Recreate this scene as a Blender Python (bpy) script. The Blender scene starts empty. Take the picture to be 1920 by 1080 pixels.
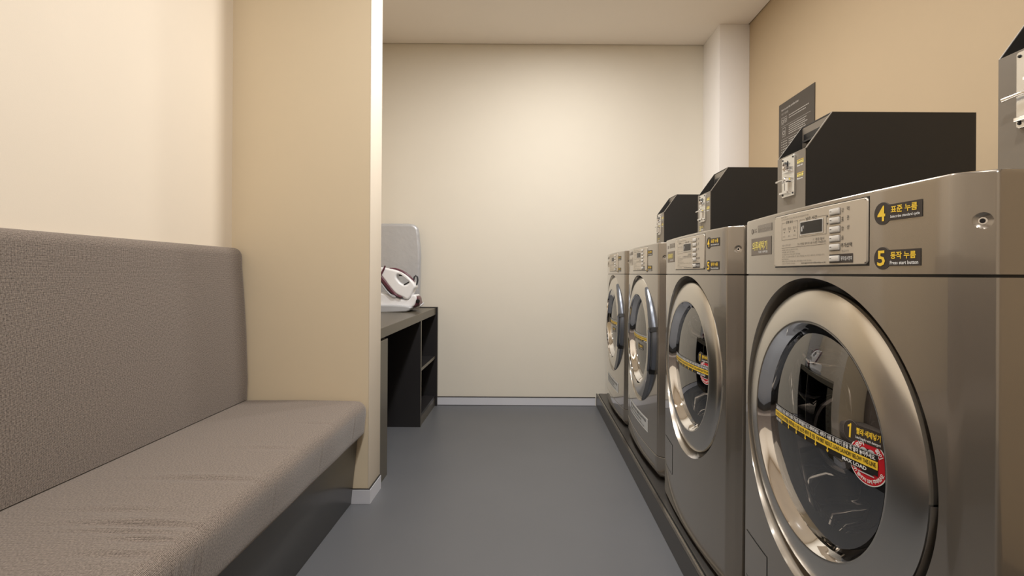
import bpy, bmesh, math, random
from mathutils import Vector, Matrix
random.seed(7)
PI = math.pi
sc = bpy.context.scene
C = sc.collection

# ------------------------------------------------------------------ camera
EYE = 0.94
cam = bpy.data.cameras.new('camera'); camo = bpy.data.objects.new('camera', cam); C.objects.link(camo)
cam.sensor_fit = 'HORIZONTAL'; cam.sensor_width = 36.0; cam.lens = 18.0
cam.shift_x = -30/1920; cam.shift_y = -27/1920
cam.clip_start = 0.02
ROLL = math.radians(0.35)
camo.matrix_world = Matrix.Translation((0, 0, EYE)) @ Matrix.Rotation(PI/2, 4, 'X') @ Matrix.Rotation(ROLL, 4, 'Z')
sc.camera = camo
sc.view_settings.view_transform = 'Standard'; sc.view_settings.look = 'None'
sc.view_settings.gamma = 1.0; sc.view_settings.use_curve_mapping = False
sc.view_settings.exposure = 0.19
sc.cycles.max_bounces = 10; sc.cycles.diffuse_bounces = 5; sc.cycles.glossy_bounces = 6
sc.cycles.transparent_max_bounces = 12
sc.cycles.sample_clamp_indirect = 4.0
sc.cycles.use_denoising = True

world = bpy.data.worlds.new('world'); sc.world = world; world.use_nodes = True
world.node_tree.nodes['Background'].inputs[0].default_value = (0.9, 0.9, 1, 1)
world.node_tree.nodes['Background'].inputs[1].default_value = 0.3

CEIL = EYE + 1.636
# recessed ceiling downlights: x, y, watts, spread in degrees
LAMPS = [(0.25, 2.76, 8, 180), (0.05, 2.2, 23, 180), (0.0, 1.2, 15, 180), (0.0, 0.1, 13, 180), (0.1, -1.2, 19, 180)]
LAMP_COL = (1.0, 0.985, 0.965)

# ------------------------------------------------------------------ helpers
def lin(r, g, b):
    f = lambda c: (c/255)/12.92 if c/255 <= 0.04045 else ((c/255+0.055)/1.055)**2.4
    return (f(r), f(g), f(b), 1)

def mat(name, col, rough=0.5, metal=0.0, coat=0.0, spec=0.5, noise=None, bump=None, ior=None, emit=None):
    m = bpy.data.materials.new(name); m.use_nodes = True
    nt = m.node_tree; b = nt.nodes['Principled BSDF']
    b.inputs['Base Color'].default_value = col
    b.inputs['Roughness'].default_value = rough
    b.inputs['Metallic'].default_value = metal
    b.inputs['Coat Weight'].default_value = coat
    b.inputs['Coat Roughness'].default_value = 0.06
    if coat: b.inputs['Coat IOR'].default_value = 1.75
    b.inputs['Specular IOR Level'].default_value = spec
    if emit:
        b.inputs['Emission Color'].default_value = emit[0]; b.inputs['Emission Strength'].default_value = emit[1]
    tc = nt.nodes.new('ShaderNodeTexCoord')
    if noise:   # (scale, amount) subtle procedural mottling of the colour
        n = nt.nodes.new('ShaderNodeTexNoise'); n.inputs['Scale'].default_value = noise[0]; n.inputs['Detail'].default_value = 4
        nt.links.new(tc.outputs['Object'], n.inputs['Vector'])
        mx = nt.nodes.new('ShaderNodeMix'); mx.data_type = 'RGBA'
        mx.inputs['A'].default_value = tuple(c*(1-noise[1]) for c in col[:3]) + (1,)
        mx.inputs['B'].default_value = tuple(min(1, c*(1+noise[1])) for c in col[:3]) + (1,)
        nt.links.new(n.outputs['Fac'], mx.inputs['Factor']); nt.links.new(mx.outputs['Result'], b.inputs['Base Color'])
    if bump:    # (scale, strength, distance)
        n = nt.nodes.new('ShaderNodeTexNoise'); n.inputs['Scale'].default_value = bump[0]; n.inputs['Detail'].default_value = 3
        nt.links.new(tc.outputs['Object'], n.inputs['Vector'])
        bp = nt.nodes.new('ShaderNodeBump'); bp.inputs['Strength'].default_value = bump[1]; bp.inputs['Distance'].default_value = bump[2]
        nt.links.new(n.outputs['Fac'], bp.inputs['Height']); nt.links.new(bp.outputs['Normal'], b.inputs['Normal'])
    return m

M = {}
M['wall_partition'] = mat('wallcovering_sand', lin(222, 206, 178), 0.75, spec=0.3, noise=(6, .015), bump=(350, .12, .001))
M['wall_back'] = mat('wallcovering_cream', lin(226, 219, 205), 0.75, spec=0.3, noise=(6, .015), bump=(350, .12, .001))
M['wall'] = mat('wallcovering', lin(184, 163, 133), 0.75, spec=0.3, noise=(6, .02), bump=(350, .12, .001))
M['wall_left'] = mat('wallcovering_pale', lin(228, 216, 198), 0.75, spec=0.3, noise=(6, .015), bump=(350, .12, .001))
M['pillar'] = mat('pillar_paint', lin(241, 237, 233), 0.6, noise=(5, .01), bump=(300, .05, .001))
M['ceiling'] = mat('ceiling_paint', lin(246, 238, 228), 0.85, spec=0.2, noise=(4, .01), bump=(250, .05, .001))
M['floor'] = mat('floor_grey', lin(92, 93, 96), 0.42, spec=0.4, noise=(3, .06), bump=(600, .05, .0006))
M['dark'] = mat('shadow_gap', lin(38, 34, 30), 0.8)
M['skirting'] = mat('skirting_aluminium', lin(216, 217, 224), 0.35, metal=0.1, noise=(8, .02))
M['taupe'] = mat('taupe_metallic', lin(156, 148, 137), 0.24, metal=0.75, coat=1.0, noise=(2, .02), bump=(900, .02, .0002))
M['plate'] = mat('control_plate_silver', lin(205, 196, 182), 0.32, metal=0.55, noise=(30, .01))
M['button'] = mat('button_silver', lin(222, 219, 214), 0.3, metal=0.3, noise=(40, .01))
M['ink'] = mat('ink_dark', lin(62, 56, 50), 0.6)
M['inkpale'] = mat('ink_faded', lin(140, 132, 121), 0.6)
M['fade'] = mat('print_faded', lin(158, 150, 138), 0.5)
M['black'] = mat('black_plastic', lin(16, 16, 18), 0.35)
M['rubber'] = mat('rubber_grey', lin(52, 54, 59), 0.42)
M['sticker'] = mat('sticker_brown', lin(56, 49, 45), 0.45)
M['stickpale'] = mat('sticker_taupe', lin(118, 108, 98), 0.5)
M['yellow'] = mat('print_yellow', lin(246, 206, 62), 0.5)
M['paleyellow'] = mat('print_pale_yellow', lin(244, 226, 122), 0.5)
M['white'] = mat('print_white', lin(240, 240, 238), 0.5)
M['red'] = mat('print_red', lin(196, 20, 36), 0.45)
M['grey'] = mat('print_grey', lin(196, 198, 199), 0.5)
M['tape'] = mat('tape_black', lin(34, 30, 28), 0.4)
M['chrome'] = mat('chrome', (0.86, 0.86, 0.87, 1), 0.045, metal=1.0, noise=(3, .01))
M['brushed'] = mat('brushed_silver', lin(216, 213, 207), 0.24, metal=1.0, noise=(2, .02), bump=(700, .03, .0002))
M['bluegrey'] = mat('handle_bluegrey', lin(104, 108, 116), 0.28, metal=0.6, noise=(4, .02))
M['charcoal'] = mat('charcoal_powder_coat', lin(38, 36, 34), 0.5, noise=(3, .03), bump=(900, .1, .0003))
M['boxface'] = mat('coin_box_face', lin(122, 114, 103), 0.4, metal=0.3, noise=(3, .02), bump=(900, .05, .0003))
M['boxlite'] = mat('coin_box_edge', lin(172, 166, 156), 0.4, metal=0.3)
M['silverplate'] = mat('coin_plate_silver', lin(225, 224, 220), 0.22, metal=0.85, noise=(60, .02))
M['poster'] = mat('poster_brown', lin(70, 63, 56), 0.5, noise=(3, .02))
M['postink'] = mat('poster_ink', lin(178, 172, 164), 0.6)
M['plinth'] = mat('plinth_grey_laminate', lin(66, 65, 64), 0.3, noise=(3, .03))
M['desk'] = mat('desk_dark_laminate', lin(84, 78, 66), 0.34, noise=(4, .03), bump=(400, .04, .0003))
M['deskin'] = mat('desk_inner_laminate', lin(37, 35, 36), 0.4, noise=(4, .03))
M['platform'] = mat('platform_steel', lin(74, 71, 68), 0.32, metal=0.4, noise=(5, .03))
M['platedge'] = mat('platform_trim', lin(150, 146, 140), 0.25, metal=0.9, noise=(10, .02))
M['ironwhite'] = mat('iron_white', lin(238, 238, 240), 0.25, noise=(10, .005))
M['ironpurple'] = mat('iron_burgundy', lin(92, 50, 62), 0.3, noise=(10, .02))
M['irongrey'] = mat('iron_grey', lin(178, 180, 184), 0.3, noise=(10, .01))
M['boardcloth'] = mat('ironing_board_silver_cloth', lin(190, 191, 194), 0.42, metal=0.35, noise=(14, .03), bump=(26, .35, .006))
M['lamp'] = mat('lamp_diffuser', (1, .95, .88, 1), 0.5, emit=((1, .93, .84, 1), 9.0))
M['lamptrim'] = mat('lamp_trim', lin(235, 233, 228), 0.5)

def drum_mat():
    m = mat('drum_steel', lin(150, 148, 144), 0.28, metal=1.0)
    nt = m.node_tree; b = nt.nodes['Principled BSDF']
    uv = nt.nodes.new('ShaderNodeUVMap'); v = nt.nodes.new('ShaderNodeTexVoronoi')
    v.inputs['Scale'].default_value = 70; v.inputs['Randomness'].default_value = 0
    nt.links.new(uv.outputs['UV'], v.inputs['Vector'])
    r = nt.nodes.new('ShaderNodeValToRGB'); r.color_ramp.elements[0].position = .16; r.color_ramp.elements[1].position = .24
    r.color_ramp.elements[0].color = (0.02, .02, .02, 1); r.color_ramp.elements[1].color = lin(160, 157, 152)
    nt.links.new(v.outputs['Distance'], r.inputs['Fac']); nt.links.new(r.outputs['Color'], b.inputs['Base Color'])
    return m
M['drum'] = drum_mat()

def glass_mat():
    m = bpy.data.materials.new('door_glass'); m.use_nodes = True; nt = m.node_tree; nt.nodes.clear()
    out = nt.nodes.new('ShaderNodeOutputMaterial'); mx = nt.nodes.new('ShaderNodeMixShader')
    t = nt.nodes.new('ShaderNodeBsdfTransparent'); t.inputs[0].default_value = (0.45, 0.45, 0.46, 1)
    g = nt.nodes.new('ShaderNodeBsdfGlossy'); g.inputs['Roughness'].default_value = 0.015; g.inputs['Color'].default_value = (1, 1, 1, 1)
    f = nt.nodes.new('ShaderNodeFresnel'); f.inputs['IOR'].default_value = 2.8
    nt.links.new(f.outputs[0], mx.inputs[0]); nt.links.new(t.outputs[0], mx.inputs[1]); nt.links.new(g.outputs[0], mx.inputs[2])
    nt.links.new(mx.outputs[0], out.inputs[0]); return m
M['glass'] = glass_mat()

def fabric_mat():
    m = mat('woven_upholstery', lin(130, 116, 104), 0.92, spec=0.15)
    nt = m.node_tree; b = nt.nodes['Principled BSDF']
    uv = nt.nodes.new('ShaderNodeUVMap'); sep = nt.nodes.new('ShaderNodeSeparateXYZ'); nt.links.new(uv.outputs['UV'], sep.inputs[0])
    def w(sock):
        a = nt.nodes.new('ShaderNodeMath'); a.operation = 'MULTIPLY'; a.inputs[1].default_value = 2*PI/0.0027; nt.links.new(sock, a.inputs[0])
        s = nt.nodes.new('ShaderNodeMath'); s.operation = 'SINE'; nt.links.new(a.outputs[0], s.inputs[0]); return s.outputs[0]
    p = nt.nodes.new('ShaderNodeMath'); p.operation = 'ADD'; nt.links.new(w(sep.outputs[0]), p.inputs[0]); nt.links.new(w(sep.outputs[1]), p.inputs[1])
    n = nt.nodes.new('ShaderNodeTexNoise'); n.inputs['Scale'].default_value = 260; n.inputs['Detail'].default_value = 2
    nt.links.new(uv.outputs['UV'], n.inputs['Vector'])
    ad = nt.nodes.new('ShaderNodeMath'); ad.operation = 'MULTIPLY_ADD'; ad.inputs[1].default_value = 0.24
    nt.links.new(p.outputs[0], ad.inputs[0]); nt.links.new(n.outputs['Fac'], ad.inputs[2])
    r = nt.nodes.new('ShaderNodeValToRGB'); r.color_ramp.elements[0].position = .12; r.color_ramp.elements[1].position = .88
    r.color_ramp.elements[0].color = lin(52, 43, 37); r.color_ramp.elements[1].color = lin(156, 143, 132)
    nt.links.new(ad.outputs[0], r.inputs['Fac']); nt.links.new(r.outputs['Color'], b.inputs['Base Color'])
    bp = nt.nodes.new('ShaderNodeBump'); bp.inputs['Strength'].default_value = .3; bp.inputs['Distance'].default_value = .0006
    nt.links.new(ad.outputs[0], bp.inputs['Height']); nt.links.new(bp.outputs['Normal'], b.inputs['Normal'])
    b.inputs['Sheen Weight'].default_value = 0.25; b.inputs['Sheen Roughness'].default_value = .5
    return m
M['fabric'] = fabric_mat()

class MB:
    """collects shapes, then links them as ONE mesh object"""
    def __init__(s): s.v = []; s.f = []; s.m = []; s.mats = []; s.uv = None
    def mi(s, name):
        if name not in s.mats: s.mats.append(name)
        return s.mats.index(name)
    def add(s, verts, faces, m):
        o = len(s.v); k = s.mi(m)
        s.v += [tuple(v) for v in verts]
        s.f += [tuple(i+o for i in f) for f in faces]; s.m += [k]*len(faces); return s
    def box(s, x0, x1, y0, y1, z0, z1, m):
        x0, x1 = min(x0, x1), max(x0, x1); y0, y1 = min(y0, y1), max(y0, y1); z0, z1 = min(z0, z1), max(z0, z1)
        v = [(x, y, z) for x in (x0, x1) for y in (y0, y1) for z in (z0, z1)]
        return s.add(v, [(0, 1, 3, 2), (4, 6, 7, 5), (0, 4, 5, 1), (2, 3, 7, 6), (0, 2, 6, 4), (1, 5, 7, 3)], m)
    def prism(s, poly, fn, a, b, m, caps=True):
        """poly: 2D ring; fn(p, h) -> 3D"""
        n = len(poly); v = [fn(p, a) for p in poly] + [fn(p, b) for p in poly]
        f = [(i, (i+1) % n, n+(i+1) % n, n+i) for i in range(n)]
        if caps: f += [tuple(reversed(range(n))), tuple(range(n, 2*n))]
        return s.add(v, f, m)
    def lathe(s, prof, cx, cy, cz, m, n=96, axis='x', a0=0.0, a1=2*PI, ell=1.0):
        """prof: (r, h) points; ring turned about an axis through (cx,cy,cz)"""
        full = abs(a1-a0-2*PI) < 1e-6; k = n if full else n+1
        v = []
        for (r, h) in prof:
            for i in range(k):
                a = a0+(a1-a0)*i/n
                if axis == 'x': v.append((cx+h, cy+r*math.cos(a), cz+r*math.sin(a)*ell))
                elif axis == 'z': v.append((cx+r*math.cos(a), cy+r*math.sin(a)*ell, cz+h))
                else: v.append((cx+r*math.cos(a), cy+h, cz+r*math.sin(a)*ell))
        f = []
        for j in range(len(prof)-1):
            for i in range(n):
                i2 = (i+1) % k
                f.append((j*k+i, j*k+i2, (j+1)*k+i2, (j+1)*k+i))
        return s.add(v, f, m)
    def tube(s, pts, r, m, n=12, flat=1.0):
        pts = [Vector(p) for p in pts]; v = []; k = len(pts); up = Vector((0, 1, 0))
        for i, p in enumerate(pts):
            d = (pts[min(i+1, k-1)]-pts[max(i-1, 0)]).normalized()
            u = up if abs(d.dot(up)) < .95 else Vector((1, 0, 0))
            a = d.cross(u).normalized(); b = a.cross(d).normalized()
            rr = r[i] if isinstance(r, (list, tuple)) else r
            for j in range(n):
                t = 2*PI*j/n; v.append(p+a*(rr*math.cos(t)*flat)+b*(rr*math.sin(t)))
        f = [(i*n+j, i*n+(j+1) % n, (i+1)*n+(j+1) % n, (i+1)*n+j) for i in range(k-1) for j in range(n)]
        f += [tuple(reversed(range(n))), tuple(range((k-1)*n, k*n))]
        return s.add(v, f, m)
    def build(s, name, parent=None, bevel=0, seg=2, sharp=35, recalc=True, uvf=None, shadow=True):
        me = bpy.data.meshes.new(name); me.from_pydata(s.v, [], s.f)
        for k in s.mats: me.materials.append(M[k])
        me.polygons.foreach_set('material_index', s.m)
        if recalc or bevel:
            bm = bmesh.new(); bm.from_mesh(me)
            if recalc: bmesh.ops.recalc_face_normals(bm, faces=bm.faces)
            if bevel:
                es = [e for e in bm.edges if len(e.link_faces) == 2 and e.calc_face_angle(0) > .6]
                bmesh.ops.bevel(bm, geom=es, offset=bevel, segments=seg, affect='EDGES', profile=.5, clamp_overlap=True)
            bm.to_mesh(me); bm.free()
        me.shade_smooth(); me.set_sharp_from_angle(angle=math.radians(sharp))
        if uvf:
            ul = me.uv_layers.new(name='UVMap')
            for l in me.loops: ul.data[l.index].uv = uvf(me.vertices[l.vertex_index].co)
        o = bpy.data.objects.new(name, me); C.objects.link(o)
        if parent: o.parent = parent
        return o

def tag(o, label=None, cat=None, group=None, kind=None):
    if label: o['label'] = label
    if cat: o['category'] = cat
    if group: o['group'] = group
    if kind: o['kind'] = kind
    return o
def thing(name, loc, label, cat, group=None):
    o = bpy.data.objects.new(name, None); C.objects.link(o); o.location = loc; o.empty_display_size = .1
    return tag(o, label, cat, group)
def struct(mb, name, **k): return tag(mb.build(name, **k), kind='structure')
def kids(o): return [c for c in bpy.data.objects if c.parent == o]
def copy_tree(o, parent=None):
    c = o.copy(); C.objects.link(c)
    if parent: c.parent = parent
    for ch in kids(o): copy_tree(ch, c)
    return c

_tc = {}
def glyphs(s, bold=0.0):
    if (s, bold) not in _tc:
        cu = bpy.data.curves.new('t', 'FONT'); cu.body = s; cu.size = 1; cu.resolution_u = 2; cu.offset = bold
        ob = bpy.data.objects.new('t', cu); me = bpy.data.meshes.new_from_object(ob)
        vs = [(v.co.x, v.co.y) for v in me.vertices]; fs = [tuple(p.vertices) for p in me.polygons]
        bpy.data.objects.remove(ob); bpy.data.curves.remove(cu); bpy.data.meshes.remove(me)
        x0 = min(v[0] for v in vs); x1 = max(v[0] for v in vs); y0 = min(v[1] for v in vs); y1 = max(v[1] for v in vs)
        _tc[(s, bold)] = ([(a-x0, b-y0) for a, b in vs], fs, x1-x0, y1-y0)
    return _tc[(s, bold)]
def write(mb, s, yl, z0, w, h, fn, m, lift, bold=0.0):
    """lettering whose lower left corner (seen from the aisle) is (yl, z0), fitted to w by h; fn(y, z, lift)"""
    vs, fs, tw, th = glyphs(s, bold)
    if w is None: w = tw*h/th
    mb.add([fn(yl-a/tw*w, z0+b/th*h, lift) for a, b in vs], fs, m)
def patch(mb, y0, y1, z0, z1, fn, m, lift, n=1):
    """thin film between y0 (left) and y1 (right), divided in n columns"""
    v = []
    for i in range(n+1):
        y = y0+(y1-y0)*i/n; v += [fn(y, z0, lift), fn(y, z1, lift)]
    mb.add(v, [(2*i, 2*i+2, 2*i+3, 2*i+1) for i in range(n)], m)
def disc(mb, y, z, r, fn, m, lift, n=32, r2=None, a0=0, a1=2*PI, inner=0.0):
    v = []; k = n+1
    for i in range(k):
        a = a0+(a1-a0)*i/n; v.append(fn(y-math.cos(a)*r, z+math.sin(a)*r, lift))
    if inner:
        for i in range(k):
            a = a0+(a1-a0)*i/n; v.append(fn(y-math.cos(a)*inner, z+math.sin(a)*inner, lift))
        f = [(i, i+1, k+i+1, k+i) for i in range(n)]
    else:
        v.append(fn(y, z, lift)); f = [(i, i+1, k) for i in range(n)]
    mb.add(v, f, m)

# ------------------------------------------------------------------ room
XL, XR, YB, YR = -1.209, 1.437, 3.653, -2.4
PX, PY0, PY1 = -0.644, 2.088, 2.245
w = MB(); w.box(XL-.1, XR+.1, YR-.1, YB+.1, -.1, 0, 'floor'); struct(w, 'floor')
w = MB(); g = .007
w.box(XL+g, XR-g, YR+g, YB-g, CEIL, CEIL+.03, 'ceiling'); struct(w, 'ceiling')
w = MB(); w.box(XL-.1, XR+.1, YR-.1, YB+.1, CEIL+.03, CEIL+.1, 'dark'); struct(w, 'trim_1')
w = MB(); w.box(XL-.1, XL, YR-.1, YB+.1, 0, CEIL+.03, 'wall_left'); struct(w, 'wall_left')
w = MB(); w.box(XR, XR+.1, YR-.1, YB+.1, 0, CEIL+.03, 'wall'); struct(w, 'wall_right')
w = MB(); w.box(XL, XR, YB, YB+.1, 0, CEIL+.03, 'wall_back'); struct(w, 'wall_back')
w = MB(); w.box(XL, XR, YR-.1, YR, 0, CEIL+.03, 'wall_left'); struct(w, 'wall_rear')
w = MB(); w.box(XL, PX-.004, PY0, PY1, 0, CEIL, 'wall_partition'); struct(w, 'wall_partition')
w = MB(); w.box(PX-.004, PX, PY0, PY1, 0, CEIL, 'wall_left'); struct(w, 'wall_partition_end', bevel=.0015, seg=2)
w = MB(); w.box(1.241, XR, 3.340, YB, 0, CEIL, 'pillar'); struct(w, 'wall_pillar', bevel=.002)
BH = .057
w = MB(); w.box(XL, .485, YB-.008, YB, 0, BH, 'skirting'); w.box(XL, .485, YB-.009, YB, BH, BH+.004, 'dark'); w.box(XL, .485, YB-.0095, YB, 0, .003, 'dark'); struct(w, 'baseboard_back')  # lowest dark box paints a thin shadow line along the floor
w = MB(); w.box(-.73, PX+.008, PY0-.008, PY0, 0, BH, 'skirting'); w.box(PX, PX+.008, PY0, PY1-.01, 0, BH, 'skirting')
w.box(-.73, PX+.006, PY0-.006, PY0, BH, BH+.003, 'dark'); w.box(PX, PX+.006, PY0, PY1-.01, BH, BH+.003, 'dark'); struct(w, 'baseboard_partition')

# unseen downlights; the one by the far wall is added to brighten it
for i, (x, y, p, sp) in enumerate(LAMPS):
    t = thing('ceiling_light', (x, y, CEIL), 'round recessed white ceiling downlight ' + ['added to brighten the far wall', 'beside the partition', 'over the middle of the bench', 'right above the camera', 'behind the camera over the aisle'][i], 'ceiling light', 'recessed downlights')
    a = MB(); a.lathe([(.055, -.001), (.075, -.001), (.078, -.006), (.056, -.008), (.055, -.001)], 0, 0, 0, 'lamptrim', 40, 'z'); a.build('trim_ring', t)
    a = MB(); a.lathe([(0.0001, -.003), (.055, -.003)], 0, 0, 0, 'lamp', 40, 'z'); a.build('diffuser', t, recalc=False)
    l = bpy.data.lights.new('downlight', 'AREA'); l.shape = 'DISK'; l.size = .12; l.energy = p; l.color = LAMP_COL; l.spread = math.radians(sp)
    lo = bpy.data.objects.new('downlight', l); C.objects.link(lo); lo.location = (0, 0, -.012); lo.parent = t

# ------------------------------------------------------------------ bench
def sweep(prof, ys, m, disp=None):
    """closed cross-section (x,z) carried along y, with arc-length UVs"""
    mb = MB(); n = len(prof); v = []
    for j, y in enumerate(ys):
        for i, (x, z) in enumerate(prof):
            p = Vector((x, y, z))
            if disp: p = disp(p, i)
            v.append(tuple(p))
    f = [(j*n+i, j*n+(i+1) % n, (j+1)*n+(i+1) % n, (j+1)*n+i) for j in range(len(ys)-1) for i in range(n)]
    f += [tuple(range(n)), tuple(reversed(range((len(ys)-1)*n, len(ys)*n)))]
    mb.add(v, f, m)
    arc = [0]
    for i in range(n): 
        a, b = prof[i], prof[(i+1) % n]; arc.append(arc[-1]+math.hypot(a[0]-b[0], a[1]-b[1]))
    return mb, v, arc, n
def cloth_obj(name, parent, prof, ys, disp=None):
    mb, v, arc, n = sweep(prof, ys, 'fabric', disp)
    o = mb.build(name, parent, sharp=60, recalc=False)
    me = o.data; bm = bmesh.new(); bm.from_mesh(me); bmesh.ops.recalc_face_normals(bm, faces=bm.faces); bm.to_mesh(me); bm.free()
    me.shade_smooth(); me.set_sharp_from_angle(angle=math.radians(60))
    ul = me.uv_layers.new(name='UVMap')
    for p in me.polygons:
        idx = [me.loops[l].vertex_index for l in p.loop_indices]
        ii = [k % n for k in idx]; wrap = (0 in ii and n-1 in ii)
        for l in p.loop_indices:
            k = me.loops[l].vertex_index; i = k % n; a = arc[n] if (wrap and i == 0) else arc[i]
            ul.data[l].uv = (ys[k//n], a) if len(idx) == 4 else (v[k][0], v[k][2])
    return o
def dens(pts, step):
    out = []
    for a, b in zip(pts, pts[1:]+pts[:1]):
        k = max(1, int(math.hypot(a[0]-b[0], a[1]-b[1])/step)); out += [(a[0]+(b[0]-a[0])*i/k, a[1]+(b[1]-a[1])*i/k) for i in range(k)]
    return out
def arcp(cx, cz, r, a0, a1, n, rz=None):
    return [(cx+r*math.cos(math.radians(a0+(a1-a0)*i/n)), cz+(rz or r)*math.sin(math.radians(a0+(a1-a0)*i/n))) for i in range(n+1)]

YE = PY0-.002
bench = thing('banquette_bench', (0, 0, 0), 'long built-in bench with brown woven seat and high back along the left wall', 'bench')
# plinth
w = MB(); w.prism([(XL+.002, 0), (-.713, 0), (-.686, .281), (XL+.002, .281)], lambda p, h: (p[0], h, p[1]), YR+.1, YE-.006, 'plinth')
w.build('plinth', bench, bevel=.002)
# backrest
bp = [(XL+.002, .425), (-1.130, .425), (-1.127, .50)] + [(-1.128-.0265*t-.004*math.sin(PI*t)*-1, .50+.46*t) for t in (.2, .4, .6, .8, 1)] + arcp(-1.1855, .999, .031, 10, 90, 7, .037) + [(XL+.002, 1.036)]
ysb = [YR+.1 + (YE-.03-(YR+.1))*i/60 for i in range(61)] + [YE-.02, YE-.012, YE-.006, YE-.002, YE]
def dback(p, i):
    e = YE-p.y
    if e < .03:
        k = (1-e/.03)**2.2
        p = Vector((p.x-.016*k if p.x > XL+.02 else p.x, p.y, p.z-.014*k if p.z > .99 else p.z))
    if p.x > XL+.02: p.x += .0015*math.sin(p.y*5+p.z*4)
    return p
cloth_obj('backrest', bench, dens(bp, .05), ysb, dback)
# seat cushion
spf = [(XL+.002, .283), (-.672, .283)] + arcp(-.672, .297, .014, -90, -8, 4) + [(-.655, .33), (-.651, .37)] + arcp(-.688, .385, .037, 0, 90, 10) + [(-.78, .4235), (-.9, .425), (-1.1, .423), (XL+.002, .42)]
spf = dens(spf, .014)
ys = []; y = YR+.1
while y < YE-.03:
    ys.append(y); y += .03 if y < .5 else .006
ys += [YE-.03, YE-.02, YE-.012, YE-.006, YE-.002, YE]
FOLD = [(1.045, -.79, .13, .010, .0035), (1.012, -.80, .10, .007, .0022), (.985, -.735, .06, .007, .003), (1.275, -.80, .14, .012, .0026), (1.10, -.88, .10, .012, .0016), (1.5, -.76, .08, .012, .0014), (.93, -.74, .07, .01, .002), (1.75, -.72, .06, .010, .0012)]
FOLD = [(a, b, c, d, e*1.7) for a, b, c, d, e in FOLD]
FF = [(a, b, c*.6) for a, b, c in [(.93, .006, .003), (.955, .005, .0022), (1.0, .005, .0028), (1.015, .006, .0018), (1.32, .006, .001), (1.62, .007, .0012), (1.93, .006, .0022), (.86, .007, .0018)]]
def dseat(p, i):
    e = YE-p.y; q = p.copy()
    if p.z > .40:
        for fy, fx, lx, wy, a in FOLD:
            cy = fy-.25*(p.x-fx)**2
            q.z += -a*math.exp(-((p.x-fx)/lx)**2*1.2)*(math.exp(-((p.y-cy)/wy)**2)-.55*math.exp(-((p.y-cy-wy*1.9)/wy)**2))
    if p.x > -.70 and p.z < .41 and p.z > .29:
        for fy, wy, a in FF:
            q.x += -a*math.sin(PI*(p.z-.29)/.12)*(math.exp(-((p.y-fy-(p.z-.35)*.2)/wy)**2)-.6*math.exp(-((p.y-fy-2*wy-(p.z-.35)*.2)/wy)**2))
        q.x += .0012*math.sin(p.y*19)
    if e < .03:
        k = (1-e/.03)**2.2
        if p.z > .39: q.z -= .012*k
        if p.x > -.70: q.x -= .012*k
    return q
cloth_obj('seat_cushion', bench, spf, ys, dseat)

# ------------------------------------------------------------------ washing machines
BOW = lambda y: .014*(min(abs(y), .3)/.3)**2
HW = .335
def front(y, z, lift):           # the bowed front with its chamfered corners
    a = abs(y)
    x = BOW(y) if a <= .3 else .014+(a-.3)*1.0
    return (x-lift, y, z)
DZ = .556
def dome(y, z, lift):
    r2 = y*y+(z-DZ)**2
    return (r2/1.72-lift, y, z)
def plan(inset=0.0, n=24, back=.755):
    pts = [(BOW(-.3+.6*i/n)+inset, -.3+.6*i/n) for i in range(n+1)]
    c = [(.0165, .3060), (.0200, .3110), (.0240, .3148), (.0450, .3330), (.0490, .3345), (.0540, HW)]
    right = [(x+inset, y-inset*.6) for x, y in c]
    pts += right + [(back, HW-inset*.6), (back, -HW+inset*.6)] + [(x, -y) for x, y in reversed(right)]
    return pts
TOPZ = .984
TAU = dict
def boolean(o, cutters):
    for c in cutters:
        md = o.modifiers.new('b', 'BOOLEAN'); md.object = c; md.operation = 'DIFFERENCE'; md.solver = 'EXACT'
    dg = bpy.context.evaluated_depsgraph_get(); dg.update()
    me = bpy.data.meshes.new_from_object(o.evaluated_get(dg))
    o.modifiers.clear(); o.data = me; wn = o.modifiers.new('wn', 'WEIGHTED_NORMAL'); wn.keep_sharp = True; wn.weight = 100
    for c in cutters: bpy.data.objects.remove(c)
    me.shade_smooth(); me.set_sharp_from_angle(angle=math.radians(28))

RC = .287                        # radius of the recess round the door
def cabinet(parent, z0, z1, holes=True, z_seam=True):
    b = MB(); b.prism(plan(), lambda p, h: (p[0], p[1], h), z0, z1, 'taupe')
    o = b.build('cabinet', parent, sharp=28)
    if holes:
        c = MB(); c.lathe([(.0001, -.05), (RC+.006, -.05), (RC+.005, .002), (RC+.003, .010), (RC+.001, .017), (RC, .024), (RC-.01, .052), (.0001, .052)], 0, 0, DZ, 'taupe', 120)
        co = c.build('c')
        d = MB(); d.lathe([(.0001, -.06), (.206, -.06), (.206, .60), (.0001, .60)], 0, 0, DZ, 'black', 96)
        do = d.build('d')
        o.data.materials.append(M['black'])
        boolean(o, [co, do])
        for p in o.data.polygons:   # recess floor and bore coloured black to deepen their shade
            c_ = p.center; r = math.hypot(c_.y, c_.z-DZ)
            if r < .285 and c_.x > .0515: p.material_index = 1
    return o

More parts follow.
